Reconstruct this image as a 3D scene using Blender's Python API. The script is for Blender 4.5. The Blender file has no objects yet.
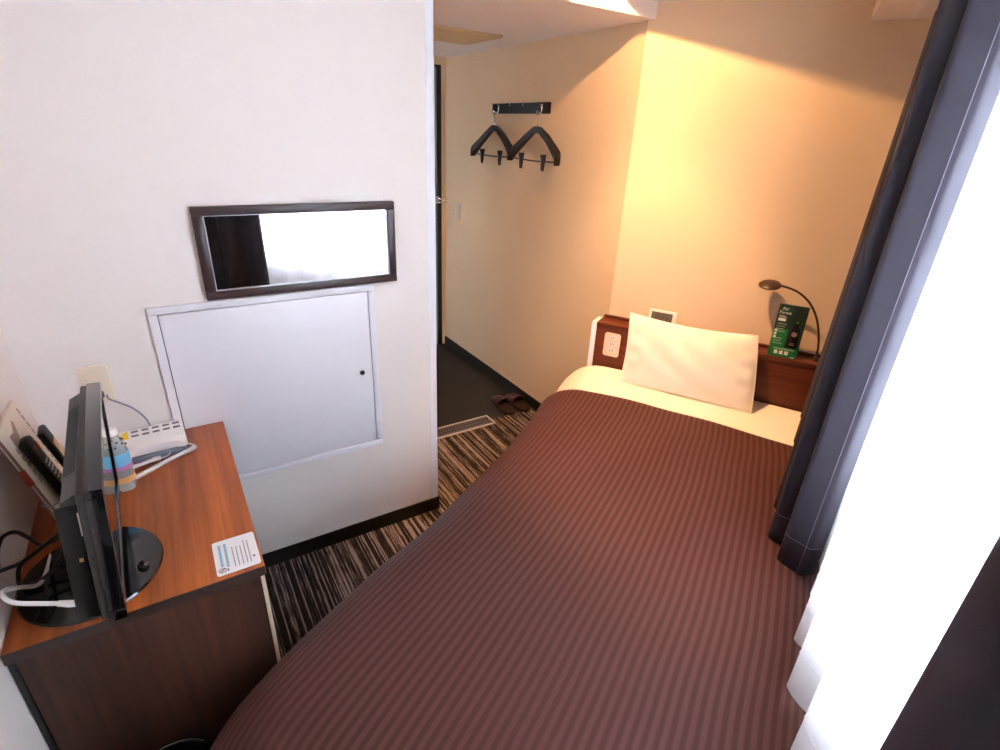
import bpy, bmesh, math, random
from mathutils import Vector, Matrix
random.seed(7)
sc = bpy.context.scene
COL = sc.collection
PI = math.pi

# ------------------------------------------------------------------ frames
# world: X along the white partition wall, Y into the entry corridor, Z up
# bed frame: origin at the foot of the back-wall corner, x along the back wall, y towards the wall
CORNER = Vector((1.8766, 1.85, 0.0))
BED_ROT = math.radians(-60)
BED_M = Matrix.Translation(CORNER) @ Matrix.Rotation(BED_ROT, 4, 'Z')
W_M = Matrix.Identity(4)

# ------------------------------------------------------------------ materials
def new_mat(name):
    m = bpy.data.materials.new(name); m.use_nodes = True
    nt = m.node_tree
    return m, nt, nt.nodes['Principled BSDF']

def srgb(r, g, b):
    f = lambda c: (c/255/12.92) if c/255 <= 0.04045 else ((c/255+0.055)/1.055)**2.4
    return (f(r), f(g), f(b), 1)

def plain(name, col, rough=0.5, metal=0.0, spec=0.5, noise=0.06, scale=40.0, bump=0.0, bscale=300.0, coat=0.0):
    m, nt, p = new_mat(name)
    tc = nt.nodes.new('ShaderNodeTexCoord')
    nz = nt.nodes.new('ShaderNodeTexNoise'); nz.inputs['Scale'].default_value = scale; nz.inputs['Detail'].default_value = 3
    nt.links.new(tc.outputs['Object'], nz.inputs['Vector'])
    mx = nt.nodes.new('ShaderNodeMix'); mx.data_type = 'RGBA'
    c = Vector(col[:3])
    mx.inputs[6].default_value = (*(c*(1-noise)), 1)
    mx.inputs[7].default_value = (*[min(1, x*(1+noise)) for x in c], 1)
    nt.links.new(nz.outputs['Fac'], mx.inputs[0])
    nt.links.new(mx.outputs[2], p.inputs['Base Color'])
    p.inputs['Roughness'].default_value = rough
    p.inputs['Metallic'].default_value = metal
    p.inputs['Specular IOR Level'].default_value = spec
    p.inputs['Coat Weight'].default_value = coat
    if bump:
        n2 = nt.nodes.new('ShaderNodeTexNoise'); n2.inputs['Scale'].default_value = bscale; n2.inputs['Detail'].default_value = 4
        nt.links.new(tc.outputs['Object'], n2.inputs['Vector'])
        b = nt.nodes.new('ShaderNodeBump'); b.inputs['Strength'].default_value = bump; b.inputs['Distance'].default_value = 0.002
        nt.links.new(n2.outputs['Fac'], b.inputs['Height'])
        nt.links.new(b.outputs['Normal'], p.inputs['Normal'])
    return m

def wood(name, dark, light, axis, rough=0.4, freq=55.0, spec=0.4):
    m, nt, p = new_mat(name)
    tc = nt.nodes.new('ShaderNodeTexCoord')
    mp = nt.nodes.new('ShaderNodeMapping')
    s = [freq, freq, freq]; s[axis] = freq*0.035
    mp.inputs['Scale'].default_value = s
    nt.links.new(tc.outputs['Object'], mp.inputs['Vector'])
    nz = nt.nodes.new('ShaderNodeTexNoise'); nz.inputs['Scale'].default_value = 1.0; nz.inputs['Detail'].default_value = 6; nz.inputs['Roughness'].default_value = 0.65
    nt.links.new(mp.outputs['Vector'], nz.inputs['Vector'])
    mp2 = nt.nodes.new('ShaderNodeMapping')
    s2 = [freq*0.14]*3; s2[axis] = freq*0.012
    mp2.inputs['Scale'].default_value = s2
    nt.links.new(tc.outputs['Object'], mp2.inputs['Vector'])
    n2 = nt.nodes.new('ShaderNodeTexNoise'); n2.inputs['Scale'].default_value = 1.0; n2.inputs['Detail'].default_value = 2
    nt.links.new(mp2.outputs['Vector'], n2.inputs['Vector'])
    ad = nt.nodes.new('ShaderNodeMath'); ad.operation = 'ADD'
    nt.links.new(nz.outputs['Fac'], ad.inputs[0]); nt.links.new(n2.outputs['Fac'], ad.inputs[1])
    hf = nt.nodes.new('ShaderNodeMath'); hf.operation = 'MULTIPLY'; hf.inputs[1].default_value = 0.5
    nt.links.new(ad.outputs[0], hf.inputs[0])
    cr = nt.nodes.new('ShaderNodeValToRGB')
    cr.color_ramp.elements[0].position = 0.36; cr.color_ramp.elements[0].color = dark
    cr.color_ramp.elements[1].position = 0.64; cr.color_ramp.elements[1].color = light
    nt.links.new(hf.outputs[0], cr.inputs['Fac'])
    nt.links.new(cr.outputs['Color'], p.inputs['Base Color'])
    p.inputs['Roughness'].default_value = rough
    p.inputs['Specular IOR Level'].default_value = spec
    b = nt.nodes.new('ShaderNodeBump'); b.inputs['Strength'].default_value = 0.08; b.inputs['Distance'].default_value = 0.001
    nt.links.new(nz.outputs['Fac'], b.inputs['Height']); nt.links.new(b.outputs['Normal'], p.inputs['Normal'])
    return m

def carpet_mat():
    m, nt, p = new_mat('striped_carpet')
    N = nt.nodes.new; Lk = nt.links.new
    tc = N('ShaderNodeTexCoord'); sp = N('ShaderNodeSeparateXYZ'); Lk(tc.outputs['Object'], sp.inputs[0])
    def mth(op, a, b=None):
        n = N('ShaderNodeMath'); n.operation = op
        for k, v in enumerate((a, b)):
            if v is None: continue
            if isinstance(v, (int, float)): n.inputs[k].default_value = v
            else: Lk(v, n.inputs[k])
        return n.outputs[0]
    idx = mth('FLOOR', mth('MULTIPLY', sp.outputs['X'], 215.0))
    wn = N('ShaderNodeTexWhiteNoise'); wn.noise_dimensions = '1D'; Lk(idx, wn.inputs['W'])
    def noise(xs, ys, x):
        cb = N('ShaderNodeCombineXYZ'); Lk(mth('MULTIPLY', x, xs), cb.inputs[0]); Lk(mth('MULTIPLY', sp.outputs['Y'], ys), cb.inputs[1])
        nz = N('ShaderNodeTexNoise'); nz.inputs['Scale'].default_value = 1; nz.inputs['Detail'].default_value = 2; Lk(cb.outputs[0], nz.inputs['Vector']); return nz.outputs['Fac']
    a = noise(7.31, 11.0, idx); c = noise(26.0, 2.5, sp.outputs['X']); g = noise(520, 260, sp.outputs['X'])
    # each row of loops is dark or light, broken into dashes, within broad darker and lighter bands
    v = mth('ADD', mth('MULTIPLY', wn.outputs['Value'], .62), mth('ADD', mth('MULTIPLY', a, .75), mth('MULTIPLY', c, .75)))
    r1 = N('ShaderNodeValToRGB'); e = r1.color_ramp.elements
    e[0].position = 0.96; e[0].color = srgb(42, 37, 38); e[1].position = 1.0; e[1].color = srgb(158, 142, 133)
    v2 = N('ShaderNodeMapRange'); v2.inputs['From Min'].default_value = .78; v2.inputs['From Max'].default_value = 1.42; Lk(v, v2.inputs['Value'])
    e[0].position = 0.30; e[1].position = 0.78
    x = r1.color_ramp.elements.new(0.55); x.color = srgb(94, 83, 79)
    Lk(v2.outputs['Result'], r1.inputs['Fac'])
    r3 = N('ShaderNodeValToRGB'); e = r3.color_ramp.elements
    e[0].position = 0.38; e[0].color = (0.45, 0.45, 0.45, 1); e[1].position = 0.55; e[1].color = (1.1, 1.1, 1.1, 1)
    Lk(g, r3.inputs['Fac'])
    m2 = N('ShaderNodeMix'); m2.data_type = 'RGBA'; m2.blend_type = 'MULTIPLY'; m2.inputs[0].default_value = 0.8
    Lk(r1.outputs['Color'], m2.inputs[6]); Lk(r3.outputs['Color'], m2.inputs[7])
    Lk(m2.outputs[2], p.inputs['Base Color'])
    p.inputs['Roughness'].default_value = 0.95; p.inputs['Specular IOR Level'].default_value = 0.1
    b = N('ShaderNodeBump'); b.inputs['Strength'].default_value = 0.5; b.inputs['Distance'].default_value = 0.003
    Lk(g, b.inputs['Height']); Lk(b.outputs['Normal'], p.inputs['Normal'])
    return m

def duvet_mat():
    m, nt, p = new_mat('brown_sateen_stripe')
    uv = nt.nodes.new('ShaderNodeUVMap'); uv.uv_map = 'cloth'
    sp = nt.nodes.new('ShaderNodeSeparateXYZ'); nt.links.new(uv.outputs['UV'], sp.inputs[0])
    mu = nt.nodes.new('ShaderNodeMath'); mu.operation = 'MULTIPLY'; mu.inputs[1].default_value = 2*PI/STRIPE
    nt.links.new(sp.outputs['X'], mu.inputs[0])
    si = nt.nodes.new('ShaderNodeMath'); si.operation = 'SINE'; nt.links.new(mu.outputs[0], si.inputs[0])
    mr = nt.nodes.new('ShaderNodeMapRange'); mr.inputs['From Min'].default_value = -0.45; mr.inputs['From Max'].default_value = 0.45
    nt.links.new(si.outputs[0], mr.inputs['Value'])
    nz = nt.nodes.new('ShaderNodeTexNoise'); nz.inputs['Scale'].default_value = 900; nz.inputs['Detail'].default_value = 2
    tc = nt.nodes.new('ShaderNodeTexCoord'); nt.links.new(tc.outputs['Object'], nz.inputs['Vector'])
    mx = nt.nodes.new('ShaderNodeMix'); mx.data_type = 'RGBA'
    mx.inputs[6].default_value = srgb(73, 38, 32); mx.inputs[7].default_value = srgb(86, 49, 44)
    nt.links.new(mr.outputs['Result'], mx.inputs[0])
    nt.links.new(mx.outputs[2], p.inputs['Base Color'])
    rr = nt.nodes.new('ShaderNodeMapRange'); rr.inputs['To Min'].default_value = 0.75; rr.inputs['To Max'].default_value = 0.55
    nt.links.new(mr.outputs['Result'], rr.inputs['Value']); nt.links.new(rr.outputs['Result'], p.inputs['Roughness'])
    p.inputs['Specular IOR Level'].default_value = 0.22
    p.inputs['Sheen Weight'].default_value = 0.04; p.inputs['Sheen Roughness'].default_value = 0.5
    b = nt.nodes.new('ShaderNodeBump'); b.inputs['Strength'].default_value = 0.25; b.inputs['Distance'].default_value = 0.001
    nt.links.new(nz.outputs['Fac'], b.inputs['Height']); nt.links.new(b.outputs['Normal'], p.inputs['Normal'])
    return m

def sheer_mat():
    m, nt, p = new_mat('white_sheer_voile')
    out = nt.nodes['Material Output']; nt.nodes.remove(p)
    tl = nt.nodes.new('ShaderNodeBsdfTranslucent'); tl.inputs['Color'].default_value = (0.93, 0.94, 0.97, 1)
    df = nt.nodes.new('ShaderNodeBsdfDiffuse'); df.inputs['Color'].default_value = (0.88, 0.87, 0.88, 1)
    tr = nt.nodes.new('ShaderNodeBsdfTransparent'); tr.inputs['Color'].default_value = (1, 1, 1, 1)
    tc = nt.nodes.new('ShaderNodeTexCoord'); nz = nt.nodes.new('ShaderNodeTexNoise'); nz.inputs['Scale'].default_value = 500
    nt.links.new(tc.outputs['Object'], nz.inputs['Vector'])
    mr = nt.nodes.new('ShaderNodeMapRange'); mr.inputs['To Min'].default_value = 0.44; mr.inputs['To Max'].default_value = 0.52
    nt.links.new(nz.outputs['Fac'], mr.inputs['Value'])
    a = nt.nodes.new('ShaderNodeMixShader'); nt.links.new(mr.outputs['Result'], a.inputs[0])
    nt.links.new(tl.outputs[0], a.inputs[1]); nt.links.new(df.outputs[0], a.inputs[2])
    b = nt.nodes.new('ShaderNodeMixShader'); b.inputs[0].default_value = 0.12
    nt.links.new(a.outputs[0], b.inputs[1]); nt.links.new(tr.outputs[0], b.inputs[2])
    nt.links.new(b.outputs[0], out.inputs['Surface'])
    return m

def glass_mat():
    m, nt, p = new_mat('window_glass')
    out = nt.nodes['Material Output']; nt.nodes.remove(p)
    tr = nt.nodes.new('ShaderNodeBsdfTransparent'); tr.inputs['Color'].default_value = (0.95, 0.97, 0.97, 1)
    gl = nt.nodes.new('ShaderNodeBsdfGlossy'); gl.inputs['Roughness'].default_value = 0.02
    fr = nt.nodes.new('ShaderNodeFresnel'); fr.inputs['IOR'].default_value = 1.45
    mx = nt.nodes.new('ShaderNodeMixShader')
    nt.links.new(fr.outputs[0], mx.inputs[0]); nt.links.new(tr.outputs[0], mx.inputs[1]); nt.links.new(gl.outputs[0], mx.inputs[2])
    nt.links.new(mx.outputs[0], out.inputs['Surface'])
    return m

STRIPE = 0.0215
M = {}
M['wall'] = plain('white_wall_vinyl', srgb(236, 225, 219), 0.75, noise=0.01, scale=15, bump=0.25, bscale=260, spec=0.25)
M['wall_cream'] = plain('cream_wall_vinyl', srgb(236, 210, 174), 0.75, noise=0.012, scale=15, bump=0.25, bscale=240, spec=0.25)
M['ceiling'] = plain('ceiling_vinyl', srgb(233, 226, 220), 0.85, noise=0.01, bump=0.2, bscale=200, spec=0.2)
M['carpet'] = carpet_mat()
M['tile'] = plain('charcoal_floor_vinyl', srgb(29, 26, 27), 0.55, noise=0.25, scale=7, bump=0.1)
M['black_base'] = plain('black_baseboard', srgb(22, 19, 19), 0.5, noise=0.1)
M['white_paint'] = plain('white_painted_steel', srgb(232, 226, 230), 0.4, noise=0.01)
M['white_trim'] = plain('white_trim', srgb(235, 233, 238), 0.4, noise=0.01)
M['seam'] = plain('dark_seam', srgb(70, 66, 70), 0.8)
M['steel'] = plain('brushed_steel', srgb(190, 188, 186), 0.3, metal=1.0, noise=0.04, scale=120)
M['chrome'] = plain('chrome', srgb(215, 215, 218), 0.15, metal=1.0, noise=0.02)
M['dark_hole'] = plain('black_hole', srgb(14, 13, 14), 0.6)
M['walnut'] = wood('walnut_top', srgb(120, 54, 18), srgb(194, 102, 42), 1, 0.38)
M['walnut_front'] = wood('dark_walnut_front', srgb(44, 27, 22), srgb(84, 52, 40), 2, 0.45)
M['walnut_head'] = wood('red_walnut_headboard', srgb(70, 30, 18), srgb(118, 58, 36), 0, 0.4)
M['edge_dark'] = plain('dark_edge_band', srgb(62, 46, 42), 0.5)
M['edge_cream'] = plain('cream_core_edge', srgb(214, 196, 170), 0.6)
M['mirror_frame'] = plain('dark_brown_frame', srgb(58, 38, 38), 0.4, noise=0.12, scale=90)
M['mirror'] = plain('mirror_silver', (0.93, 0.93, 0.95, 1), 0.01, metal=1.0, noise=0.0)
M['silver_line'] = plain('silver_inner_edge', srgb(180, 176, 182), 0.35, metal=0.6)
M['black_gloss'] = plain('gloss_black_plastic', srgb(16, 16, 18), 0.12, spec=0.6, noise=0.05, coat=0.3)
M['black_satin'] = plain('satin_black_plastic', srgb(17, 16, 17), 0.4, noise=0.08)
M['grey_plastic'] = plain('charcoal_tv_back', srgb(56, 51, 49), 0.55, noise=0.06, bump=0.15, bscale=600)
M['vent_dark'] = plain('dark_vent_slots', srgb(34, 36, 37), 0.7)
M['screen'] = plain('lcd_screen', srgb(8, 8, 10), 0.07, spec=0.7, noise=0.0)
M['cream_plastic'] = plain('cream_plastic', srgb(234, 217, 194), 0.45, noise=0.02)
M['white_plastic'] = plain('white_plastic', srgb(236, 228, 224), 0.4, noise=0.02)
M['grey_under'] = plain('blue_grey_plastic', srgb(120, 120, 134), 0.5)
M['yellow'] = plain('yellow_sticker', srgb(244, 200, 40), 0.5)
M['ink'] = plain('grey_ink', srgb(120, 112, 112), 0.7)
M['dark_ink'] = plain('dark_ink', srgb(60, 58, 66), 0.7)
M['cyan_ink'] = plain('cyan_ink', srgb(56, 160, 190), 0.7)
M['plum_ink'] = plain('plum_ink', srgb(120, 66, 104), 0.7)
M['paper'] = plain('white_paper', srgb(238, 232, 230), 0.6, noise=0.01)
M['cream_paper'] = plain('cream_paper', srgb(232, 218, 198), 0.6, noise=0.02)
M['tan_ink'] = plain('tan_print', srgb(176, 152, 130), 0.7)
M['folder_edge'] = plain('folder_edge', srgb(150, 116, 100), 0.6)
M['red_tab'] = plain('red_tab', srgb(170, 70, 56), 0.6)
M['grey_cable'] = plain('grey_cable', srgb(140, 146, 158), 0.5)
M['white_cable'] = plain('white_cable', srgb(226, 218, 214), 0.45)
M['black_cable'] = plain('black_cable', srgb(22, 20, 20), 0.45)
M['brass'] = plain('brass_plug', srgb(205, 165, 100), 0.3, metal=0.9)
M['blue_label'] = plain('blue_label', srgb(112, 186, 222), 0.35)
M['orange_label'] = plain('amber_label', srgb(214, 160, 90), 0.4)
M['pink_label'] = plain('plum_label', srgb(190, 110, 170), 0.4)
M['curtain'] = plain('charcoal_blackout_fabric', srgb(55, 51, 60), 0.7, noise=0.06, scale=200, bump=0.2, bscale=700, spec=0.3)
M['stitch'] = plain('grey_stitching', srgb(116, 108, 120), 0.8)
M['sheer'] = sheer_mat()
M['glass'] = glass_mat()
M['alu'] = plain('window_aluminium', srgb(150, 148, 146), 0.4, metal=0.7)
M['sheet'] = plain('white_cotton_sheet', srgb(240, 232, 216), 0.85, noise=0.015, scale=30, bump=0.15, bscale=500, spec=0.2)
M['duvet'] = duvet_mat()
M['bed_base'] = plain('dark_bed_base', srgb(40, 30, 28), 0.7)
M['green'] = plain('green_card', srgb(18, 118, 62), 0.4, noise=0.25, scale=18)
M['dark_green'] = plain('dark_green_panel', srgb(12, 44, 32), 0.4, noise=0.3, scale=30)
M['leaf_white'] = plain('pale_print', srgb(220, 226, 214), 0.5)
M['slipper'] = plain('maroon_vinyl', srgb(60, 19, 17), 0.35, noise=0.1)
M['slipper_in'] = plain('dark_maroon_lining', srgb(36, 15, 14), 0.7)
M['lamp_brown'] = plain('dark_brown_metal', srgb(52, 34, 26), 0.4, noise=0.08)
M['lcd_grey'] = plain('grey_lcd', srgb(96, 92, 84), 0.3)
M['beige_lcd'] = plain('beige_lcd', srgb(226, 196, 146), 0.3)
M['vent_tan'] = plain('tan_vent_grille', srgb(208, 182, 138), 0.6)
M['door'] = plain('black_brown_door', srgb(34, 29, 28), 0.45, noise=0.1)
M['lens'] = plain('frosted_lens', srgb(245, 240, 225), 0.4)

# ------------------------------------------------------------------ mesh helpers (coordinates in the frame of the thing)
def box(bm, x0, x1, y0, y1, z0, z1, bev=0.0, seg=2):
    tb = bmesh.new() if bev > 0 else bm      # bevel apart, so the vertex order of bm stays append-only
    vs = bmesh.ops.create_cube(tb, size=1.0)['verts']
    for v in vs:
        v.co = Vector((x0 + (v.co.x+.5)*(x1-x0), y0 + (v.co.y+.5)*(y1-y0), z0 + (v.co.z+.5)*(z1-z0)))
    if bev > 0:
        bmesh.ops.bevel(tb, geom=list(tb.edges), offset=bev, segments=seg, affect='EDGES', profile=0.5)
        me = bpy.data.meshes.new('tmp'); tb.to_mesh(me); tb.free(); bm.from_mesh(me); bpy.data.meshes.remove(me)

def xf(bm, start, mat):
    bm.verts.ensure_lookup_table()
    for v in list(bm.verts)[start:]:
        v.co = mat @ v.co

def tube(bm, pts, r, n=8, caps=True, closed=False):
    pts = [Vector(p) for p in pts]; rings = []
    N = len(pts); up = None
    for i, p in enumerate(pts):
        if closed: t = pts[(i+1) % N] - pts[i-1]
        else: t = (pts[min(i+1, N-1)] - pts[max(i-1, 0)])
        t.normalize()
        if up is None:
            a = Vector((0, 0, 1)) if abs(t.z) < .9 else Vector((1, 0, 0))
            up = (a - t*a.dot(t)).normalized()
        else:
            up = (up - t*up.dot(t)).normalized()
        s = t.cross(up)
        rr = r[i] if isinstance(r, (list, tuple)) else r
        rings.append([bm.verts.new(p + (up*math.cos(2*PI*k/n) + s*math.sin(2*PI*k/n))*rr) for k in range(n)])
    for i in range(N if closed else N-1):
        A, B = rings[i], rings[(i+1) % N]
        for k in range(n):
            bm.faces.new((A[k], A[(k+1) % n], B[(k+1) % n], B[k]))
    if caps and not closed:
        bm.faces.new(rings[0][::-1]); bm.faces.new(rings[-1])

def spline(pts, per=8):
    pts = [Vector(p) for p in pts]; out = []
    for i in range(len(pts)-1):
        p0 = pts[max(i-1, 0)]; p1 = pts[i]; p2 = pts[i+1]; p3 = pts[min(i+2, len(pts)-1)]
        for k in range(per):
            t = k/per
            out.append(0.5*((2*p1) + (p2-p0)*t + (2*p0-5*p1+4*p2-p3)*t*t + (3*p1-p0-3*p2+p3)*t**3))
    out.append(pts[-1]); return out

def lathe(bm, prof, c=(0, 0, 0), n=28, sx=1.0, sy=1.0):
    rings = []
    for (r, z) in prof:
        if r < 1e-6: rings.append([bm.verts.new((c[0], c[1], c[2]+z))])
        else: rings.append([bm.verts.new((c[0]+sx*r*math.cos(2*PI*k/n), c[1]+sy*r*math.sin(2*PI*k/n), c[2]+z)) for k in range(n)])
    for A, B in zip(rings, rings[1:]):
        for k in range(n):
            k2 = (k+1) % n
            if len(A) == 1 and len(B) == 1: continue
            if len(A) == 1: bm.faces.new((A[0], B[k2], B[k]))
            elif len(B) == 1: bm.faces.new((A[k], A[k2], B[0]))
            else: bm.faces.new((A[k], A[k2], B[k2], B[k]))
    if len(rings[0]) > 1: bm.faces.new(rings[0][::-1])
    if len(rings[-1]) > 1: bm.faces.new(rings[-1])

def prism(bm, poly, ext):
    """polygon (3-D points) extruded by vector ext"""
    ext = Vector(ext)
    a = [bm.verts.new(Vector(p)) for p in poly]; b = [bm.verts.new(Vector(p)+ext) for p in poly]
    n = len(a)
    bm.faces.new(a[::-1]); bm.faces.new(b)
    for k in range(n): bm.faces.new((a[k], a[(k+1) % n], b[(k+1) % n], b[k]))

def rplate(bm, x0, x1, z0, z1, y0, y1, r, n=5):
    """rounded rectangle in the x-z plane, thick along y"""
    poly = []
    for cx, cz, a0 in ((x1-r, z1-r, 0), (x0+r, z1-r, PI/2), (x0+r, z0+r, PI), (x1-r, z0+r, 1.5*PI)):
        for k in range(n+1):
            a = a0+PI/2*k/n; poly.append((cx+r*math.cos(a), y0, cz+r*math.sin(a)))
    prism(bm, poly, (0, y1-y0, 0))

def grid(bm, f, nu, nv, uvf=None):
    vs = [[bm.verts.new(f(i/nu, j/nv)) for j in range(nv+1)] for i in range(nu+1)]
    lay = bm.loops.layers.uv.new('cloth') if uvf else None
    for i in range(nu):
        for j in range(nv):
            fc = bm.faces.new((vs[i][j], vs[i+1][j], vs[i+1][j+1], vs[i][j+1]))
            if uvf:
                for lp, (a, b) in zip(fc.loops, ((i, j), (i+1, j), (i+1, j+1), (i, j+1))):
                    lp[lay].uv = uvf(a/nu, b/nv)
    return vs

# ------------------------------------------------------------------ object helpers
def finish(bm, name, mat, origin=(0, 0, 0), smooth=True, angle=40):
    bmesh.ops.recalc_face_normals(bm, faces=bm.faces)
    me = bpy.data.meshes.new(name)
    o3 = Vector(origin)
    for v in bm.verts: v.co -= o3
    bm.to_mesh(me); bm.free()
    me.materials.append(mat)
    if smooth:
        for p in me.polygons: p.use_smooth = True
        me.set_sharp_from_angle(angle=math.radians(angle))
    ob = bpy.data.objects.new(name, me); COL.objects.link(ob)
    return ob

def tags(o, label, cat, group=None):
    o['label'] = label; o['category'] = cat
    if group: o['group'] = group

class Thing:
    def __init__(self, name, label, cat, base, frame=W_M, group=None, yaw=0.0):
        self.base = Vector(base)
        self.o = bpy.data.objects.new(name, None); COL.objects.link(self.o)
        self.o.empty_display_size = 0.05
        tags(self.o, label, cat, group)
        m = frame @ Matrix.Translation(self.base) @ Matrix.Rotation(yaw, 4, 'Z')
        self.o.matrix_world = m
        self.yaw = yaw
    def part(self, name, bm, mat, parent=None, smooth=True, angle=40, label=None):
        p = finish(bm, name, mat, self.base, smooth, angle)
        p.parent = parent or self.o
        if label: p['label'] = label
        return p

def single(name, bm, mat, label, cat, base, frame=W_M, group=None, smooth=True, angle=40):
    o = finish(bm, name, mat, base, smooth, angle)
    o.matrix_world = frame @ Matrix.Translation(Vector(base))
    tags(o, label, cat, group)
    return o

def struct(name, bm, mat, frame=W_M, smooth=False, parent=None):
    o = finish(bm, name, mat, (0, 0, 0), smooth)
    if parent: o.parent = parent
    else:
        o.matrix_world = frame.copy(); o['kind'] = 'structure'
    return o

def B(): return bmesh.new()

# ------------------------------------------------------------------ room shell
YA = 1.85            # partition wall plane
XL = -0.415          # left wall plane
XH = 1.8766          # corridor side wall
YD = 3.76            # entry wall
ZC, ZL = 2.15, 2.09  # main ceiling, corridor ceiling
XA = 0.879           # free end of the partition
UW = 1.06            # window wall, in the bed frame
T = 0.06
# corner where the window wall meets the left wall (world)
dv = Vector((math.cos(BED_ROT), math.sin(BED_ROT), 0)); nv = Vector((-dv.y, dv.x, 0))
PW = CORNER + dv*UW
tt = (PW.x - XL)/nv.x
PL = PW - nv*tt
WLEN = tt

bm = B(); prism(bm, [(XL-.1, YA+.05, -.05), (XL-.1, PL.y-.25, -.05), (PW.x+.15, PW.y-.12, -.05), (XH+.08, YA, -.05), (XH+.08, 2.462, -.05), (XA-.05, 2.462, -.05), (XA-.05, YA+.05, -.05)][::-1], (0, 0, .05))
struct('floor', bm, M['carpet'])
bm = B(); box(bm, XA-.05, XH+.08, 2.462, YD+.06, -.05, 0.0)
struct('floor.001', bm, M['tile'])
def clip(poly, nx, ny, c):                 # keep the side nx*x + ny*y <= c
    out = []
    for (a, b) in zip(poly, poly[1:]+poly[:1]):
        da, db = nx*a[0]+ny*a[1]-c, nx*b[0]+ny*b[1]-c
        if da <= 0: out.append(a)
        if da*db < 0:
            f_ = da/(da-db); out.append((a[0]+(b[0]-a[0])*f_, a[1]+(b[1]-a[1])*f_))
    return out
RX0, RX1, RY0, RY1 = 1.458, 1.675, 1.36, 1.825      # square opening of the recessed downlight
cp = [(XL-.1, YA+.05), (XL-.1, PL.y-.25), (PW.x+.15, PW.y-.12), (XH+.08, YA+.001)]
bm = B(); midc = clip(clip(cp, 1, 0, RX1), -1, 0, -RX0)
for q in (clip(cp, 1, 0, RX0), clip(cp, -1, 0, -RX1), clip(midc, 0, 1, RY0), clip(midc, 0, -1, -RY1)):
    prism(bm, [(x, y, ZC) for x, y in q], (0, 0, .05))
struct('ceiling', bm, M['ceiling'])
bm = B(); box(bm, XA-.05, XH+.08, YA, YD+.06, ZL, ZC+.05)
struct('ceiling.001', bm, M['ceiling'])
bm = B(); box(bm, XL-T, XL, PL.y-.2, YA+T, 0, ZC)
struct('wall_left', bm, M['wall'])
bm = B(); box(bm, XL, XA, YA, YA+.10, 0, ZC)
box(bm, XA-.10, XA, YA+.10, YD, 0, ZC)
struct('wall_partition', bm, M['wall'])
bm = B(); box(bm, XH, XH+T, YA, YD+T, 0, ZL+.02)
prism(bm, [(XH, YA, ZL), (XH+T, YA, ZL), (XH+T, YA+.02, ZL), (XH, YA+.02, ZL)], (0, 0, ZC-ZL))
struct('wall_corridor', bm, M['wall_cream'])
bm = B(); box(bm, -.03, UW+.06, 0, T, 0, ZC)
struct('wall_back', bm, M['wall_cream'], BED_M)
bm = B()                                    # entry wall beside the door
box(bm, 1.839, XH, YD, YD+T, 0, ZL+.02); box(bm, XA-.05, 1.839, YD, YD+T, 2.043, ZL+.02)
struct('wall_entry', bm, M['wall_cream'])
# window wall with its opening, bed frame; x=u, y=-v
V0, V1, Z0, Z1 = 0.80, 2.62, 0.87, 1.96
bm = B()
box(bm, UW, UW+.12, -WLEN-.15, -V1, 0, ZC); box(bm, UW, UW+.12, -V0, .06, 0, ZC)
box(bm, UW, UW+.12, -V1, -V0, 0, Z0); box(bm, UW, UW+.12, -V1, -V0, Z1, ZC)
struct('wall_window', bm, M['wall'], BED_M)
bm = B()
for a, b in ((V0, V0+.04), (V1-.04, V1), ((V0+V1)/2-.03, (V0+V1)/2+.03)): box(bm, UW+.05, UW+.09, -b, -a, Z0, Z1)
box(bm, UW+.05, UW+.09, -V1, -V0, Z0, Z0+.04); box(bm, UW+.05, UW+.09, -V1, -V0, Z1-.04, Z1)
win = struct('window_1', bm, M['alu'], BED_M)
bm = B(); box(bm, UW+.067, UW+.073, -V1+.02, -V0-.02, Z0+.02, Z1-.02)
struct('window_pane', bm, M['glass'], parent=win)
bm = B(); box(bm, UW-.02, UW+.05, -V1, -V0, Z0-.02, Z0, .004)
struct('window_sill', bm, M['white_trim'], parent=win)
# curtain box under the ceiling along the window
bm = B(); box(bm, 0.758, UW+.02, -WLEN-.1, 0.0, 2.056, ZC)
struct('trim_1', bm, M['ceiling'], BED_M)
# baseboards
bm = B(); box(bm, XL, XA+.006, YA-.007, YA, 0, .068, .001); box(bm, XA, XA+.007, YA-.007, YD, 0, .068)
struct('baseboard_partition', bm, M['black_base'])
bm = B(); box(bm, XH-.008, XH, YA, YD, 0, .068)
struct('baseboard_corridor', bm, M['black_base'])
bm = B(); box(bm, XL, XL+.007, PL.y, YA, 0, .068)
struct('baseboard_left', bm, M['black_base'])
bm = B(); box(bm, -.02, UW, -.007, 0, 0, .068)
struct('baseboard_back', bm, M['black_base'], BED_M)
# corner guard on the free end of the partition
bm = B(); box(bm, XA-.03, XA+.002, YA-.002, YA, .068, ZC); box(bm, XA, XA+.002, YA-.002, YA+.03, .068, ZC)
struct('trim_2', bm, M['white_trim'])
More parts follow.
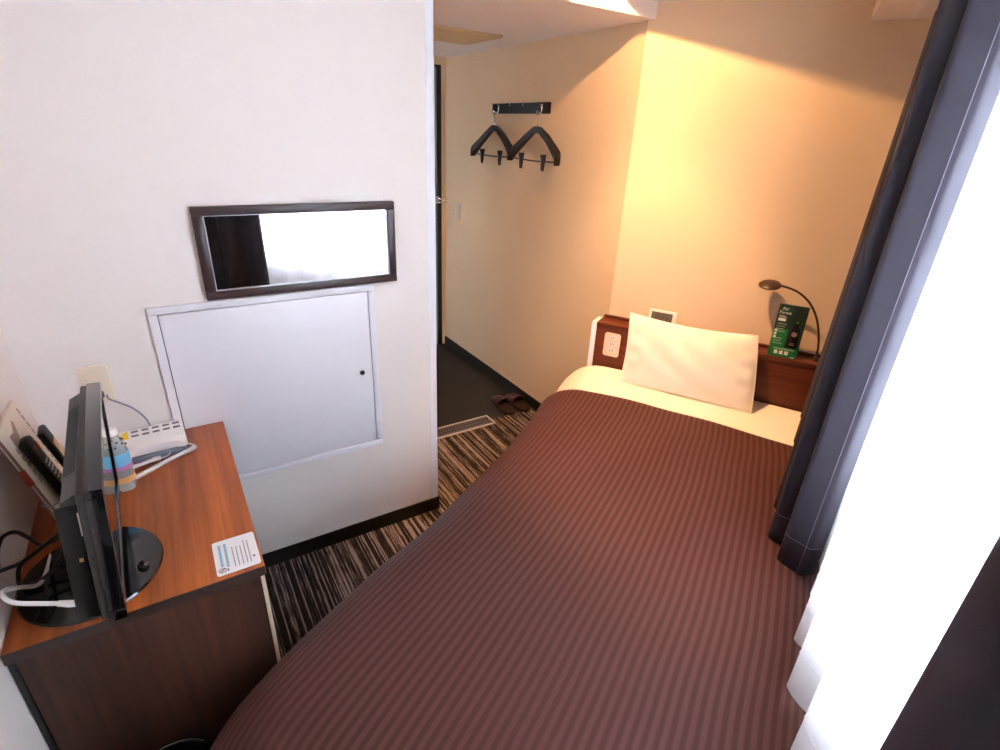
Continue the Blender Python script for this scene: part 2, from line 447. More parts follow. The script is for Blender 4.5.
# metal threshold between carpet and entry floor: a grooved plate
bm = B()
box(bm, 1.03, 1.545, 2.405, 2.415, 0, .007); box(bm, 1.03, 1.545, 2.505, 2.515, 0, .007); box(bm, 1.535, 1.545, 2.405, 2.515, 0, .007)
th = struct('trim_3', bm, plain('pale_aluminium', srgb(205, 203, 206), .45, metal=.15))
bm = B(); box(bm, 1.03, 1.54, 2.41, 2.51, 0, .003)
struct('threshold_bed', bm, plain('dark_slate_tread', srgb(46, 44, 56), .5), parent=th)
bm = B()
for k in range(30):
    for j in range(3):
        x, y = 1.04+.0165*k+(.008 if j % 2 else 0), 2.432+.028*j
        prism(bm, [(x-.006, y, .003), (x, y-.009, .003), (x+.006, y, .003), (x, y+.009, .003)], (0, 0, .0015))
struct('threshold_studs', bm, plain('slate_blue_stud', srgb(126, 124, 142), .5), parent=th)
# entry door
bm = B(); box(bm, XA, 1.80, YD+.015, YD+.05, 0.004, 2.02, .002)
door = struct('door_1', bm, M['door'])
bm = B(); box(bm, 1.803, 1.839, YD-.012, YD+.05, 0, 2.043, .002); box(bm, XA, 1.803, YD-.012, YD+.05, 2.022, 2.043)
struct('door_frame', bm, M['black_satin'], parent=door)
bm = B()
tube(bm, spline([(1.80, YD-.005, 1.172), (1.80, YD-.05, 1.172), (1.83, YD-.062, 1.172), (1.862, YD-.055, 1.170), (1.866, YD-.055, 1.163), (1.862, YD-.055, 1.156), (1.83, YD-.062, 1.155), (1.80, YD-.05, 1.155), (1.80, YD-.005, 1.155)], 4), .004, 6)
box(bm, 1.785, 1.815, YD-.018, YD-.01, 1.14, 1.19, .002)
struct('door_guard', bm, M['chrome'], parent=door)
bm = B(); lathe(bm, [(0, 0), (.024, 0), (.024, .01), (.012, .012), (.012, .05), (0, .052)], n=20)
xf(bm, 0, Matrix.Translation((1.70, YD+.015, .98)) @ Matrix.Rotation(PI/2, 4, 'X'))
box(bm, 1.58, 1.705, YD-.045, YD-.03, .97, .99, .004)
struct('door_handle', bm, M['chrome'], parent=door)

# ceiling vent over the corridor
t = Thing('ceiling_vent', 'tan square ceiling vent set in the low corridor ceiling', 'vent', (1.44, 2.85, ZL))
bm = B()
for b_ in ((1.24, 1.65, 2.66, 2.685), (1.24, 1.65, 3.0, 3.025), (1.24, 1.265, 2.66, 3.025), (1.625, 1.65, 2.66, 3.025)): box(bm, *b_, ZL-.014, ZL, .003)
t.part('frame', bm, M['vent_tan'])
bm = B(); box(bm, 1.26, 1.63, 2.68, 3.005, ZL-.011, ZL-.002)
for k in range(8): box(bm, 1.27, 1.62, 2.69+.039*k, 2.70+.039*k, ZL-.014, ZL-.010)
t.part('grille', bm, M['vent_tan'])

# downlight over the bed head
LP = Vector((1.50, 1.54, 2.235))
t = Thing('downlight', 'square recessed downlight glowing warm above the bed head', 'ceiling light', (1.56, 1.59, ZC))
bm = B()
for q in ((RX0-.012, RX0+.002, RY0-.012, RY1+.012), (RX1-.002, RX1+.012, RY0-.012, RY1+.012), (RX0+.002, RX1-.002, RY0-.012, RY0+.002), (RX0+.002, RX1-.002, RY1-.002, RY1+.012)):
    box(bm, *q, ZC-.004, ZC)
t.part('trim_ring', bm, M['white_paint'])
bm = B()
for q in ((RX0-.006, RX0, RY0, RY1), (RX1, RX1+.006, RY0, RY1), (RX0, RX1, RY0-.006, RY0), (RX0, RX1, RY1, RY1+.006)): box(bm, *q, ZC, ZC+.22)
box(bm, RX0-.006, RX1+.006, RY0-.006, RY1+.006, ZC+.22, ZC+.226)
t.part('recess', bm, M['black_satin'], smooth=False, label='black baffle')
lm, nt, p = new_mat('glowing_bulb'); p.inputs['Emission Color'].default_value = (1, .72, .38, 1); p.inputs['Emission Strength'].default_value = 6
bm = B(); lathe(bm, [(0, .035), (.020, .037), (.028, .05), (.028, .065), (.018, .085), (.014, .10), (0, .10)], LP, 24)
t.part('bulb', bm, lm)

# light switch in the corridor
t = Thing('light_switch', 'narrow cream light switch on the corridor wall near the door', 'switch', (XH, 3.557, 1.11))
bm = B(); box(bm, XH-.008, XH, 3.52, 3.595, 1.055, 1.165, .003)
t.part('plate', bm, M['white_plastic'])
bm = B(); box(bm, XH-.012, XH-.006, 3.54, 3.575, 1.075, 1.145, .002)
t.part('rocker', bm, M['white_plastic'])

# ------------------------------------------------------------------ mirror and access hatch on the partition
mx0, mx1, mz0, mz1 = .085, .713, 1.130, 1.412
t = Thing('wall_mirror', 'long low wall mirror in a dark brown frame above the white hatch', 'mirror', ((mx0+mx1)/2, YA, mz0))
bm = B()
yb, yf, w = YA, YA-.022, .03
for (a, b, c, d) in ((mx0, mx1, mz0, mz0+.026), (mx0, mx1, mz1-.026, mz1), (mx0, mx0+w, mz0+.026, mz1-.026), (mx1-.026, mx1, mz0+.026, mz1-.026)):
    box(bm, a, b, yf, yb, c, d, .0025)
t.part('frame', bm, M['mirror_frame'])
bm = B(); box(bm, mx0+.02, mx1-.02, YA-.012, YA-.004, mz0+.02, mz1-.02)
g_ = t.part('mirror_glass', bm, M['mirror'], smooth=False)
bm = B()
i0, i1, j0, j1 = mx0+w, mx1-.026, mz0+.026, mz1-.026
for (a, b, c, d) in ((i0, i1, j0, j0+.003), (i0, i1, j1-.003, j1), (i0, i0+.003, j0, j1), (i1-.003, i1, j0, j1)): box(bm, a, b, YA-.016, YA-.011, c, d)
t.part('inner_edge', bm, M['silver_line'], g_)

px0, px1, pz0, pz1 = -.080, .626, .442, 1.124
t = Thing('access_hatch', 'square white access hatch in the wall below the mirror', 'hatch', ((px0+px1)/2, YA, pz0))
bm = B()
fw = .024
for (a, b, c, d) in ((px0, px1, pz0, pz0+fw), (px0, px1, pz1-fw, pz1), (px0, px0+fw, pz0+fw, pz1-fw), (px1-fw, px1, pz0+fw, pz1-fw)):
    box(bm, a, b, YA-.012, YA, c, d, .003)
t.part('frame', bm, M['white_paint'])
bm = B(); box(bm, px0+fw+.0025, px1-fw-.0025, YA-.010, YA-.001, pz0+fw+.0025, pz1-fw-.0025, .001)
dr = t.part('door', bm, M['white_paint'])
bm = B(); box(bm, px0+fw, px1-fw, YA-.002, YA, pz0+fw, pz1-fw)
t.part('seam', bm, M['seam'])
bm = B(); lathe(bm, [(0, 0), (.0095, 0), (.0095, .003), (.007, .0035), (.006, .001), (0, .001)], n=20)
xf(bm, 0, Matrix.Translation((.560, YA-.010, .782)) @ Matrix.Rotation(PI/2, 4, 'X'))
t.part('keyhole', bm, M['dark_hole'], dr)

# wall outlet plate behind the television
t = Thing('wall_outlet', 'plain cream outlet plate on the white wall above the telephone', 'outlet', (-.25, YA, .85))
bm = B(); rplate(bm, -.285, -.213, .848, .967, YA-.007, YA, .006)
t.part('plate', bm, M['cream_plastic'])
bm = B(); box(bm, -.262, -.238, YA-.0085, YA-.006, .862, .884, .001)
t.part('socket', bm, M['seam'])

# ------------------------------------------------------------------ desk
DX0, DX1, DY0, DY1, DZ = XL+.002, .061, 1.072, YA-.002, .70
t = Thing('desk', 'small walnut desk against the white wall carrying the television', 'desk', ((DX0+DX1)/2, (DY0+DY1)/2, 0))
bm = B(); box(bm, DX0, DX1, DY0, DY1, DZ-.028, DZ, .0025)
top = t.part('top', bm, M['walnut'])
bm = B(); box(bm, DX0, DX1-.0015, DY0-.0015, DY0+.002, DZ-.027, DZ-.001)
t.part('edge_band', bm, M['edge_dark'], top)
bm = B(); box(bm, DX0+.012, DX1-.013, DY0+.008, DY0+.026, .0, DZ-.028, .001)
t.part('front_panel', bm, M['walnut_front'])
bm = B(); box(bm, DX1-.0125, DX1-.004, DY0+.008, DY0+.028, .0, DZ-.028, .001)
t.part('panel_edge', bm, M['edge_cream'], label='cream unbanded panel edge')
bm = B(); box(bm, DX0, DX0+.0115, DY0+.006, DY1, .0, DZ-.028, .001)
t.part('side_panel', bm, M['black_satin'])
bm = B(); box(bm, DX0+.0125, DX1-.02, DY1-.02, DY1-.005, .3, DZ-.03, .001)
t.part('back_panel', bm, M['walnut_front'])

# ------------------------------------------------------------------ television
P0 = Vector((-.197, 1.0, .752)); Lv = Vector((-.045, 1, 0)).normalized(); Hv = Vector((.085, 0, 1)).normalized()
Nv = Lv.cross(Hv).normalized(); Hv = Nv.cross(Lv).normalized(); Dv = -Nv
TVM = Matrix((( Lv.x, Dv.x, Hv.x, P0.x), (Lv.y, Dv.y, Hv.y, P0.y), (Lv.z, Dv.z, Hv.z, P0.z), (0, 0, 0, 1)))
TL_, TH_ = .50, .30
def tvbox(bm, l0, l1, d0, d1, h0, h1, bev=0.0):
    s = len(bm.verts); box(bm, l0, l1, d0, d1, h0, h1, bev); xf(bm, s, TVM)
t = Thing('television', 'black flat television on an oval stand near the left wall, seen from its back edge', 'television', (-.275, 1.235, DZ))
bm = B()
for q in ((0, TL_, 0, .028, 0, .026), (0, TL_, 0, .028, TH_-.018, TH_), (0, .018, 0, .028, .026, TH_-.018), (TL_-.018, TL_, 0, .028, .026, TH_-.018)): tvbox(bm, *q, .002)
bz = t.part('bezel', bm, M['black_gloss'])
bm = B(); tvbox(bm, .012, TL_-.012, .004, .012, .02, TH_-.012)
t.part('screen', bm, M['screen'], smooth=False)
bm = B(); tvbox(bm, .004, TL_-.004, .024, .040, .006, TH_-.003, .004)
s = len(bm.verts)                      # sloping rear housing
prism(bm, [(.014, .040, .012), (.014, .040, TH_-.008), (.014, .062, TH_-.022), (.014, .074, .14), (.014, .074, .02)], (TL_-.05, 0, 0))
xf(bm, s, TVM)
rear = t.part('rear_housing', bm, M['grey_plastic'], angle=25)
bm = B()
s = len(bm.verts)
for k in range(26):
    l = .10+.0115*k
    prism(bm, [(l, .0415, TH_-.0083), (l, .0615, TH_-.0211), (l, .0605, TH_-.0235), (l, .041, TH_-.0105)], (.007, 0, 0))
xf(bm, s, TVM)
t.part('vent_grille', bm, M['vent_dark'], rear)
bm = B(); tvbox(bm, .0110, .016, .030, .072, .016, TH_-.030, .001)
pp = t.part('port_panel', bm, M['black_satin'], rear)
bm = B(); tvbox(bm, .0102, .0115, .040, .0425, .205, .255)
t.part('card_slot', bm, M['white_plastic'], rear)
bm = B(); tvbox(bm, .0102, .0115, .047, .053, .150, .158)
t.part('indicator', bm, M['brass'], rear)
bm = B()
lathe(bm, [(0, 0), (.97, 0), (1, .004), (.98, .009), (.60, .016), (0, .018)], (-.273, 1.233, DZ), 48, .136, .152)
st = t.part('stand_base', bm, M['black_gloss'])
bm = B(); s = len(bm.verts)
box(bm, -.045, .045, -.016, .016, 0, .07, .008); xf(bm, s, Matrix.Translation((-.235, 1.24, DZ+.012)) @ Matrix.Rotation(math.radians(2.5)+PI/2, 4, 'Z'))
t.part('stand_neck', bm, M['black_gloss'])
bm = B(); lathe(bm, [(0, 0), (.012, 0), (.012, .006), (.008, .012), (0, .013)], (-.176, 1.188, DZ+.012), 20)
t.part('stand_screw', bm, M['black_gloss'], st)

# ------------------------------------------------------------------ cables behind the television
t = Thing('aerial_cable', 'white aerial cable looping from the television side over the desk', 'cable', (-.35, 1.07, DZ))
bm = B(); tube(bm, spline([(-.272, 1.020, .812), (-.317, 1.03, .826), (-.352, 1.04, .838), (-.372, 1.07, .838), (-.379, 1.11, .818), (-.374, 1.15, .785), (-.36, 1.22, .728), (-.36, 1.34, .706)], 8), .0042, 8)
t.part('sheath', bm, M['white_cable'])
bm = B(); tube(bm, [(-.264, 1.018, .809), (-.276, 1.020, .813), (-.292, 1.024, .818)], [.0062, .0066, .0054], 10)
pl_ = t.part('plug', bm, M['white_plastic'])
bm = B(); tube(bm, [(-.256, 1.016, .807), (-.264, 1.018, .809)], .0048, 10)
t.part('ferrule', bm, M['brass'], pl_)
def cable(label, pts, r, mat, name='power_cable'):
    bm = B(); tube(bm, spline(pts, 8), r, 8)
    return single(name, bm, mat, label, 'cable', pts[-1])
cable('black cable arching up the left wall behind the television', [(-.408, 1.20, .80), (-.402, 1.22, .836), (-.395, 1.25, .846), (-.383, 1.28, .83), (-.378, 1.32, .78), (-.372, 1.36, .725), (-.34, 1.40, .707)], .0042, M['black_cable'])
cable('black cable running level from the left wall towards the television', [(-.41, 1.20, .80), (-.398, 1.22, .788), (-.38, 1.24, .779), (-.35, 1.26, .786), (-.32, 1.27, .80), (-.295, 1.26, .82)], .0042, M['black_cable'])
cable('black cable coiled in a ring on the desk behind the television', [(-.37, 1.28, .765), (-.395, 1.27, .75), (-.402, 1.255, .728), (-.395, 1.235, .722), (-.375, 1.225, .726), (-.35, 1.235, .73), (-.33, 1.25, .745), (-.315, 1.265, .765)], .0045, M['black_cable'])
cable('thin pale wire behind the television above the coiled cable', [(-.372, 1.34, .735), (-.35, 1.33, .755), (-.325, 1.32, .772), (-.30, 1.31, .785)], .0022, M['grey_cable'], 'thin_wire')
cable('thin grey wire crossing the near edge of the info folder', [(-.36, 1.41, .80), (-.345, 1.40, .798), (-.32, 1.395, .81), (-.29, 1.39, .83)], .0018, M['grey_cable'], 'thin_wire')

# ------------------------------------------------------------------ info folder leaning on the left wall
A0 = Vector((-.332, 1.434, DZ)); A1 = Vector((-.395, 1.434, .985))
hv = (A1-A0); FH = hv.length; hv.normalize(); lv = Vector((0, 1, 0)); nvF = lv.cross(hv).normalized()
FM = Matrix(((lv.x, hv.x, nvF.x, A0.x), (lv.y, hv.y, nvF.y, A0.y), (lv.z, hv.z, nvF.z, A0.z), (0, 0, 0, 1)))
def fbox(bm, a0, a1, b0, b1, c0, c1, bev=0.0):
    s = len(bm.verts); box(bm, a0, a1, b0, b1, c0, c1, bev); xf(bm, s, FM)
t = Thing('info_folder', 'cream information folder leaning on the left wall behind the remote controls', 'folder', (A0.x, 1.535, DZ))
bm = B(); fbox(bm, 0, .205, .002, FH, -.010, 0, .001)
cv = t.part('cover', bm, M['cream_paper'])
bm = B(); fbox(bm, -.001, .003, .001, FH+.001, -.012, -.0075); fbox(bm, -.001, .003, .001, FH+.001, -.004, .0008)
t.part('page_edge', bm, M['folder_edge'], cv)
bm = B(); fbox(bm, -.0025, .006, .150, .195, -.012, .0012)
t.part('index_tab', bm, M['red_tab'], cv, label='small red index tab')
bm = B()                                # printed hand: palm, four fingers and a thumb
def fpoly(pts): 
    s = len(bm.verts); prism(bm, [(a, b, .0002) for a, b in pts], (0, 0, .0006)); xf(bm, s, FM)
fpoly([(.045, .215), (.090, .208), (.095, .255), (.055, .262)])
for k, (a, l) in enumerate(((.046, .030), (.059, .036), (.072, .034), (.084, .026))):
    fpoly([(a, .214), (a+.009, .212), (a+.004, .214-l), (a-.003, .214-l)])
fpoly([(.088, .258), (.097, .235), (.122, .266), (.116, .276)])
t.part('hand_print', bm, M['tan_ink'], cv)
bm = B()
for k in range(9): fbox(bm, .187, .191, .09+.021*k, .105+.021*k, 0, .0006)
t.part('edge_text', bm, M['ink'], cv)
bm = B()
for j in range(2):
    for k in range(5): fbox(bm, .05-.012*j, .054-.012*j, .13+.022*k, .146+.022*k, 0, .0006)
t.part('caption_text', bm, M['ink'], cv)

# ------------------------------------------------------------------ remote controls leaning against the folder
def lean(p, ang, yaw=0.0): return Matrix.Translation(p) @ Matrix.Rotation(yaw, 4, 'Z') @ Matrix.Rotation(ang, 4, 'Y')
ra = -math.radians(14.0)
def rbox(bm, mt, *q, bev=0.0):
    s = len(bm.verts); box(bm, *q, bev); xf(bm, s, mt)
p1 = Vector((-.300, 1.478, DZ)); m1 = lean(p1, ra)
t = Thing('remote_control', 'thick black remote control with many small buttons leaning on the info folder', 'remote control', p1, group='remote controls')
bm = B(); rbox(bm, m1, -.022, 0, 0, .048, 0, .245, bev=.007)
bd = t.part('body', bm, M['black_satin'])
bm = B()
for i in range(4):
    for j in range(11): rbox(bm, m1, -.001, .002, .008+.0095*i, .0125+.0095*i, .05+.0125*j, .0545+.0125*j, bev=.0015)
t.part('keypad', bm, M['leaf_white'], bd)
bm = B(); rbox(bm, m1, -.001, .002, .008, .018, .215, .225, bev=.001); rbox(bm, m1, -.001, .002, .028, .040, .208, .226, bev=.001)
t.part('power_button', bm, M['red_tab'], bd)
p2 = Vector((-.278, 1.530, DZ)); m2 = lean(p2, ra, math.radians(4))
t = Thing('remote_control', 'slim black remote control with a beige display leaning beside the thick one', 'remote control', p2, group='remote controls')
bm = B(); rbox(bm, m2, -.016, 0, 0, .056, 0, .240, bev=.006)
bd = t.part('body', bm, M['black_satin'])
bm = B(); rbox(bm, m2, -.001, .001, .009, .047, .125, .200, bev=.0006)
t.part('display', bm, M['beige_lcd'], bd)
bm = B()
for i in range(2):
    for j in range(3): rbox(bm, m2, -.001, .002, .010+.021*i, .026+.021*i, .03+.025*j, .043+.025*j, bev=.001)
t.part('keypad', bm, M['ink'], bd)

# ------------------------------------------------------------------ bottle
bc = Vector((-.212, 1.558, DZ))
t = Thing('drink_bottle', 'small clear plastic bottle with a blue label between television and telephone', 'bottle', bc)
cm, nt, p = new_mat('clear_plastic'); p.inputs['Base Color'].default_value = (.86, .86, .85, 1); p.inputs['Roughness'].default_value = .12; p.inputs['Alpha'].default_value = .30
bm = B(); lathe(bm, [(0, .002), (.022, 0), (.031, .006), (.032, .018), (.030, .024), (.032, .03), (.032, .05), (.030, .055), (.032, .06), (.032, .122), (.029, .142), (.018, .168), (.0145, .176), (.0145, .182), (0, .182)], bc, 28, .80, .80)
t.part('body', bm, cm)
bm = B(); lathe(bm, [(.0325, .085), (.0332, .087), (.0332, .120), (.0325, .122), (.0325, .085)], bc, 28, .80, .80)
lb = t.part('label', bm, M['blue_label'])
bm = B(); lathe(bm, [(.0328, .074), (.0333, .075), (.0333, .083), (.0328, .084), (.0328, .074)], bc, 28, .80, .80)
t.part('label_band', bm, M['pink_label'], lb, label='plum lower band')
bm = B(); lathe(bm, [(.0325, .032), (.0330, .033), (.0330, .049), (.0325, .050), (.0325, .032)], bc, 28, .80, .80)
t.part('label_strip', bm, M['orange_label'], lb, label='amber bottom strip')
bm = B(); lathe(bm, [(0, .174), (.0175, .174), (.0175, .190), (.016, .192), (0, .192)], bc, 24, .80, .80)
t.part('cap', bm, M['white_plastic'])
bm = B()
for k in range(16):
    a = k*2.4; z = .140+.0016*k
    rr = .80*(.0300-(z-.140)*.42)
    q = bc + Vector((rr*math.cos(a), rr*math.sin(a), z)); box(bm, q.x-.0025, q.x+.0025, q.y-.0025, q.y+.0025, q.z-.0025, q.z+.0025, .001)
t.part('shoulder_print', bm, M['dark_ink'], lb)

# ------------------------------------------------------------------ telephone (desk set lying with its handset towards the front)
pc = Vector((-.135, 1.742, DZ)); PT = Matrix.Translation(pc) @ Matrix.Rotation(math.radians(3), 4, 'Z')
t = Thing('telephone', 'white desk telephone beside the wall with two rows of keys', 'telephone', pc)
def pbox(bm, *q, bev=0.0):
    s = len(bm.verts); box(bm, *q, bev); xf(bm, s, PT)
bm = B(); pbox(bm, -.092, .080, -.058, .072, 0, .019, bev=.005)
t.part('foot', bm, M['grey_under'], label='blue grey lower shell')
bm = B(); s = len(bm.verts)
prism(bm, [(-.094, -.052, .018), (-.094, .076, .018), (-.094, .076, .0515), (-.094, .0, .0405), (-.094, -.052, .032)], (.176, 0, 0)); xf(bm, s, PT)
bmesh.ops.bevel(bm, geom=list(bm.edges), offset=.005, segments=2, affect='EDGES')
body = t.part('body', bm, M['white_plastic'])
for i in range(5):
    for j in range(2):
        x = -.058+.028*i; y = .036+.022*j; z = .0405+.145*y+.0006
        bm = B(); pbox(bm, x, x+.019, y-.005, y+.003, z-.0015, z+.0016, bev=.001)
        t.part('key', bm, M['ink'], body)
bm = B(); pbox(bm, -.082, -.066, .026, .062, .044, .0505)
t.part('sticker', bm, M['yellow'], body, label='yellow sticker')
bm = B()
s = len(bm.verts)
prof = []
for k in range(17):
    x = -.088+.166*k/16; a = abs((k-8)/8)
    prof.append((x, .042+.009*(1-a**2)-.004*(a > .8)))
poly = [(x, -.062, z) for x, z in prof] + [(x, -.062, .033 if abs(x+.005) < .055 else .024) for x, z in reversed(prof)]
prism(bm, poly, (0, .042, 0)); xf(bm, s, PT)
hs = t.part('handset', bm, M['white_plastic'])
bm = B()
path = spline([(-.058, 1.715, .716), (-.040, 1.708, .709), (-.036, 1.692, .708), (-.048, 1.680, .708), (-.11, 1.645, .709), (-.17, 1.604, .709), (-.205, 1.585, .709)], 10)
tube(bm, path[:22], .0026, 8); tube(bm, path[20:], .0062, 10)
n_turn = 34; hp = []
for k in range(n_turn*10):
    s_ = k/(n_turn*10-1); i = 20 + s_*(len(path)-21.001); i0 = int(i); p = path[i0].lerp(path[min(i0+1, len(path)-1)], i-i0)
    dr_ = (path[min(i0+1, len(path)-1)]-path[max(i0-1, 0)]).normalized(); sd = dr_.cross(Vector((0, 0, 1))).normalized()
    a = 2*PI*k/10; hp.append(p + (sd*math.cos(a)+Vector((0, 0, 1))*math.sin(a))*.0064)
tube(bm, hp, .0016, 5)
t.part('coil_cord', bm, M['white_cable'], hs)
bm = B(); tube(bm, spline([(-.100, 1.690, .712), (-.106, 1.678, .708), (-.118, 1.672, .707), (-.130, 1.672, .707)], 6), .002, 6)
tube(bm, [(-.128, 1.672, .708), (-.145, 1.668, .709), (-.150, 1.666, .709), (-.205, 1.650, .709)], [.0065, .0075, .006, .006], 8)
t.part('line_lead', bm, M['white_cable'])
cable('grey telephone cable arching from the outlet plate to the telephone', [(-.232, 1.842, .868), (-.228, 1.825, .862), (-.205, 1.82, .846), (-.175, 1.82, .818), (-.150, 1.82, .775), (-.140, 1.81, .725), (-.14, 1.82, .706)], .0028, M['grey_cable'], 'telephone_cable')

# ------------------------------------------------------------------ instruction card
c0 = Vector((.0015, 1.164, DZ))
t = Thing('instruction_card', 'white printed card with blue text lying on the desk corner', 'card', c0)
bm = B(); poly = []
for cx, cy, a0 in ((.050, 1.200, 0), (-.032, 1.200, PI/2), (-.032, 1.090, PI), (.050, 1.090, 1.5*PI)):
    for k in range(6): poly.append((cx+.006*math.cos(a0+PI/10*k), cy+.006*math.sin(a0+PI/10*k), DZ+.0005))
prism(bm, poly, (0, 0, .0015))
cd = t.part('card', bm, M['paper'])
zt = DZ+.0019
CS = Matrix.Translation((.009, 1.145, 0)) @ Matrix.Diagonal((1.1, 1.1, 1, 1)) @ Matrix.Translation((-.002, -1.1655, 0))
bm = B(); random.seed(3)
for x in (-.028, -.017):
    y = 1.135 if x < -.02 else 1.130
    while y < 1.208:
        h = random.uniform(.003, .006)
        box(bm, x-.0025, x+.0025, y, y+h*.35, zt, zt+.0005); box(bm, x-.0005, x+.001, y, y+h, zt, zt+.0005); box(bm, x-.003, x+.003, y+h*.6, y+h*.8, zt, zt+.0005)
        y += h+.0018
xf(bm, 0, CS); t.part('heading', bm, M['cyan_ink'], cd)
bm = B()
for x in (-.004, .004, .012, .020, .027):
    y = 1.124; ye = 1.150+random.uniform(.03, .052)
    while y < ye:
        h = random.uniform(.0018, .0032)
        box(bm, x-.0012, x+.0012, y, y+h*.4, zt, zt+.0005); box(bm, x-.0003, x+.0004, y, y+h, zt, zt+.0005)
        y += h+.001
box(bm, .0325, .0365, 1.136, 1.141, zt, zt+.0005)
xf(bm, 0, CS); t.part('small_print', bm, M['dark_ink'], cd)
bm = B()
tube(bm, [(-.029+.0065*math.cos(a*PI/10), 1.1235+.0065*math.sin(a*PI/10), zt) for a in range(20)], .0009, 5, closed=True)
tube(bm, [(-.0335, 1.119, zt), (-.0245, 1.128, zt)], .0009, 5); box(bm, -.0315, -.0265, 1.122, 1.125, zt, zt+.0006)
box(bm, -.021, -.0165, 1.120, 1.1215, zt, zt+.0006); box(bm, -.0195, -.018, 1.117, 1.126, zt, zt+.0006)
xf(bm, 0, CS); t.part('warning_mark', bm, M['plum_ink'], cd)

# ------------------------------------------------------------------ waste bin in front of the desk
wc = Vector((-.212, .940, 0))
t = Thing('waste_bin', 'black round waste bin on the floor in front of the desk', 'bin', wc)
bm = B(); lathe(bm, [(0, 0), (.078, 0), (.082, .006), (.100, .292), (.097, .292), (.079, .012), (0, .010)], wc, 40)
t.part('body', bm, M['black_satin'])
bm = B(); tube(bm, [wc+Vector((.100*math.cos(2*PI*k/40), .100*math.sin(2*PI*k/40), .295)) for k in range(40)], .005, 8, closed=True)
t.part('rim', bm, M['black_gloss'])

# ------------------------------------------------------------------ coat rail and hangers
t = Thing('coat_rail', 'black wall rail with metal hooks holding two clothes hangers', 'coat rail', (XH, 2.80, 1.77))
bm = B(); box(bm, XH-.020, XH, 2.515, 3.085, 1.745, 1.800, .003)
t.part('board', bm, M['black_satin'])
for y in (3.014, 2.572):
    bm = B(); tube(bm, spline([(XH-.018, y, 1.775), (XH-.022, y, 1.752), (XH-.034, y, 1.742), (XH-.048, y, 1.746), (XH-.052, y, 1.760)], 5), .0045, 8)
    box(bm, XH-.024, XH-.018, y-.012, y+.012, 1.755, 1.79, .002)
    t.part('hook', bm, M['chrome'])
for y in (2.90, 2.76):
    bm = B(); box(bm, XH-.0215, XH-.018, y-.008, y+.008, 1.788, 1.803, .002)
    t.part('hook_plate', bm, M['chrome'])

def hanger(y, label):
    hx = XH-.042
    base = (hx, y, 1.49)
    h = Thing('clothes_hanger', label, 'hanger', base, group='black clip hangers on the wall rail')
    bm = B()
    tube(bm, spline([(hx, y-.012, 1.742), (hx, y-.002, 1.752), (hx, y+.011, 1.748), (hx, y+.013, 1.735), (hx, y+.006, 1.715), (hx, y, 1.695), (hx, y, 1.672)], 6), .0028, 8)
    h.part('hook_wire', bm, M['chrome'])
    bm = B(); ring = []
    # broad shaped shoulder: rectangular section swept, wider at the tips
    for side in (-1, 1):
        pts = [(0, 1.668, .015, .018), (.03, 1.662, .016, .02), (.10, 1.622, .018, .026), (.165, 1.577, .018, .034), (.205, 1.548, .020, .040), (.221, 1.530, .021, .040), (.225, 1.512, .014, .034)]
        prev = None
        for k, (a, z, hh, ww) in enumerate(pts):
            fw = -.0 if k < 3 else -.006*(k-2)
            q = [bm.verts.new((hx+fw+sx*ww/2, y+side*a, z+sz*hh)) for sx, sz in ((-1, -1), (1, -1), (1, 1), (-1, 1))]
            if prev:
                for i in range(4): bm.faces.new((prev[i], prev[(i+1) % 4], q[(i+1) % 4], q[i]))
            prev = q
        bm.faces.new(prev)
    bmesh.ops.remove_doubles(bm, verts=bm.verts, dist=.0005)
    h.part('shoulder', bm, M['black_satin'], angle=60)
    bm = B(); zz = 1.519
    tube(bm, spline([(hx-.01, y+.212, 1.537), (hx-.01, y+.205, zz), (hx-.01, y+.19, zz-.005), (hx-.01, y, zz-.010), (hx-.01, y-.19, zz-.005), (hx-.01, y-.205, zz), (hx-.01, y-.212, 1.537)], 6), .0038, 8)
    h.part('bar', bm, M['black_satin'])
    for dy in (.125, -.085):
        bm = B(); yy = y+dy
        prism(bm, [(hx-.022, yy-.012, 1.545), (hx-.022, yy+.012, 1.545), (hx-.017, yy+.010, 1.50), (hx-.013, yy+.010, 1.462), (hx-.013, yy-.010, 1.462), (hx-.017, yy-.010, 1.50)], (.005, 0, 0))
        prism(bm, [(hx+.002, yy-.012, 1.545), (hx+.002, yy+.012, 1.545), (hx-.003, yy+.010, 1.50), (hx-.008, yy+.010, 1.462), (hx-.008, yy-.010, 1.462), (hx-.003, yy-.010, 1.50)], (-.005, 0, 0))
        cl = h.part('clip', bm, M['black_satin'], smooth=False)
        bm = B(); tube(bm, [(hx-.0225, yy, 1.525), (hx-.0245, yy, 1.512), (hx-.0215, yy, 1.50)], .003, 6)
        h.part('clip_spring', bm, M['chrome'], cl)
    return h
hanger(3.012, 'black clip hanger hanging at the door end of the wall rail')
hanger(2.570, 'black clip hanger hanging at the bed end of the wall rail')

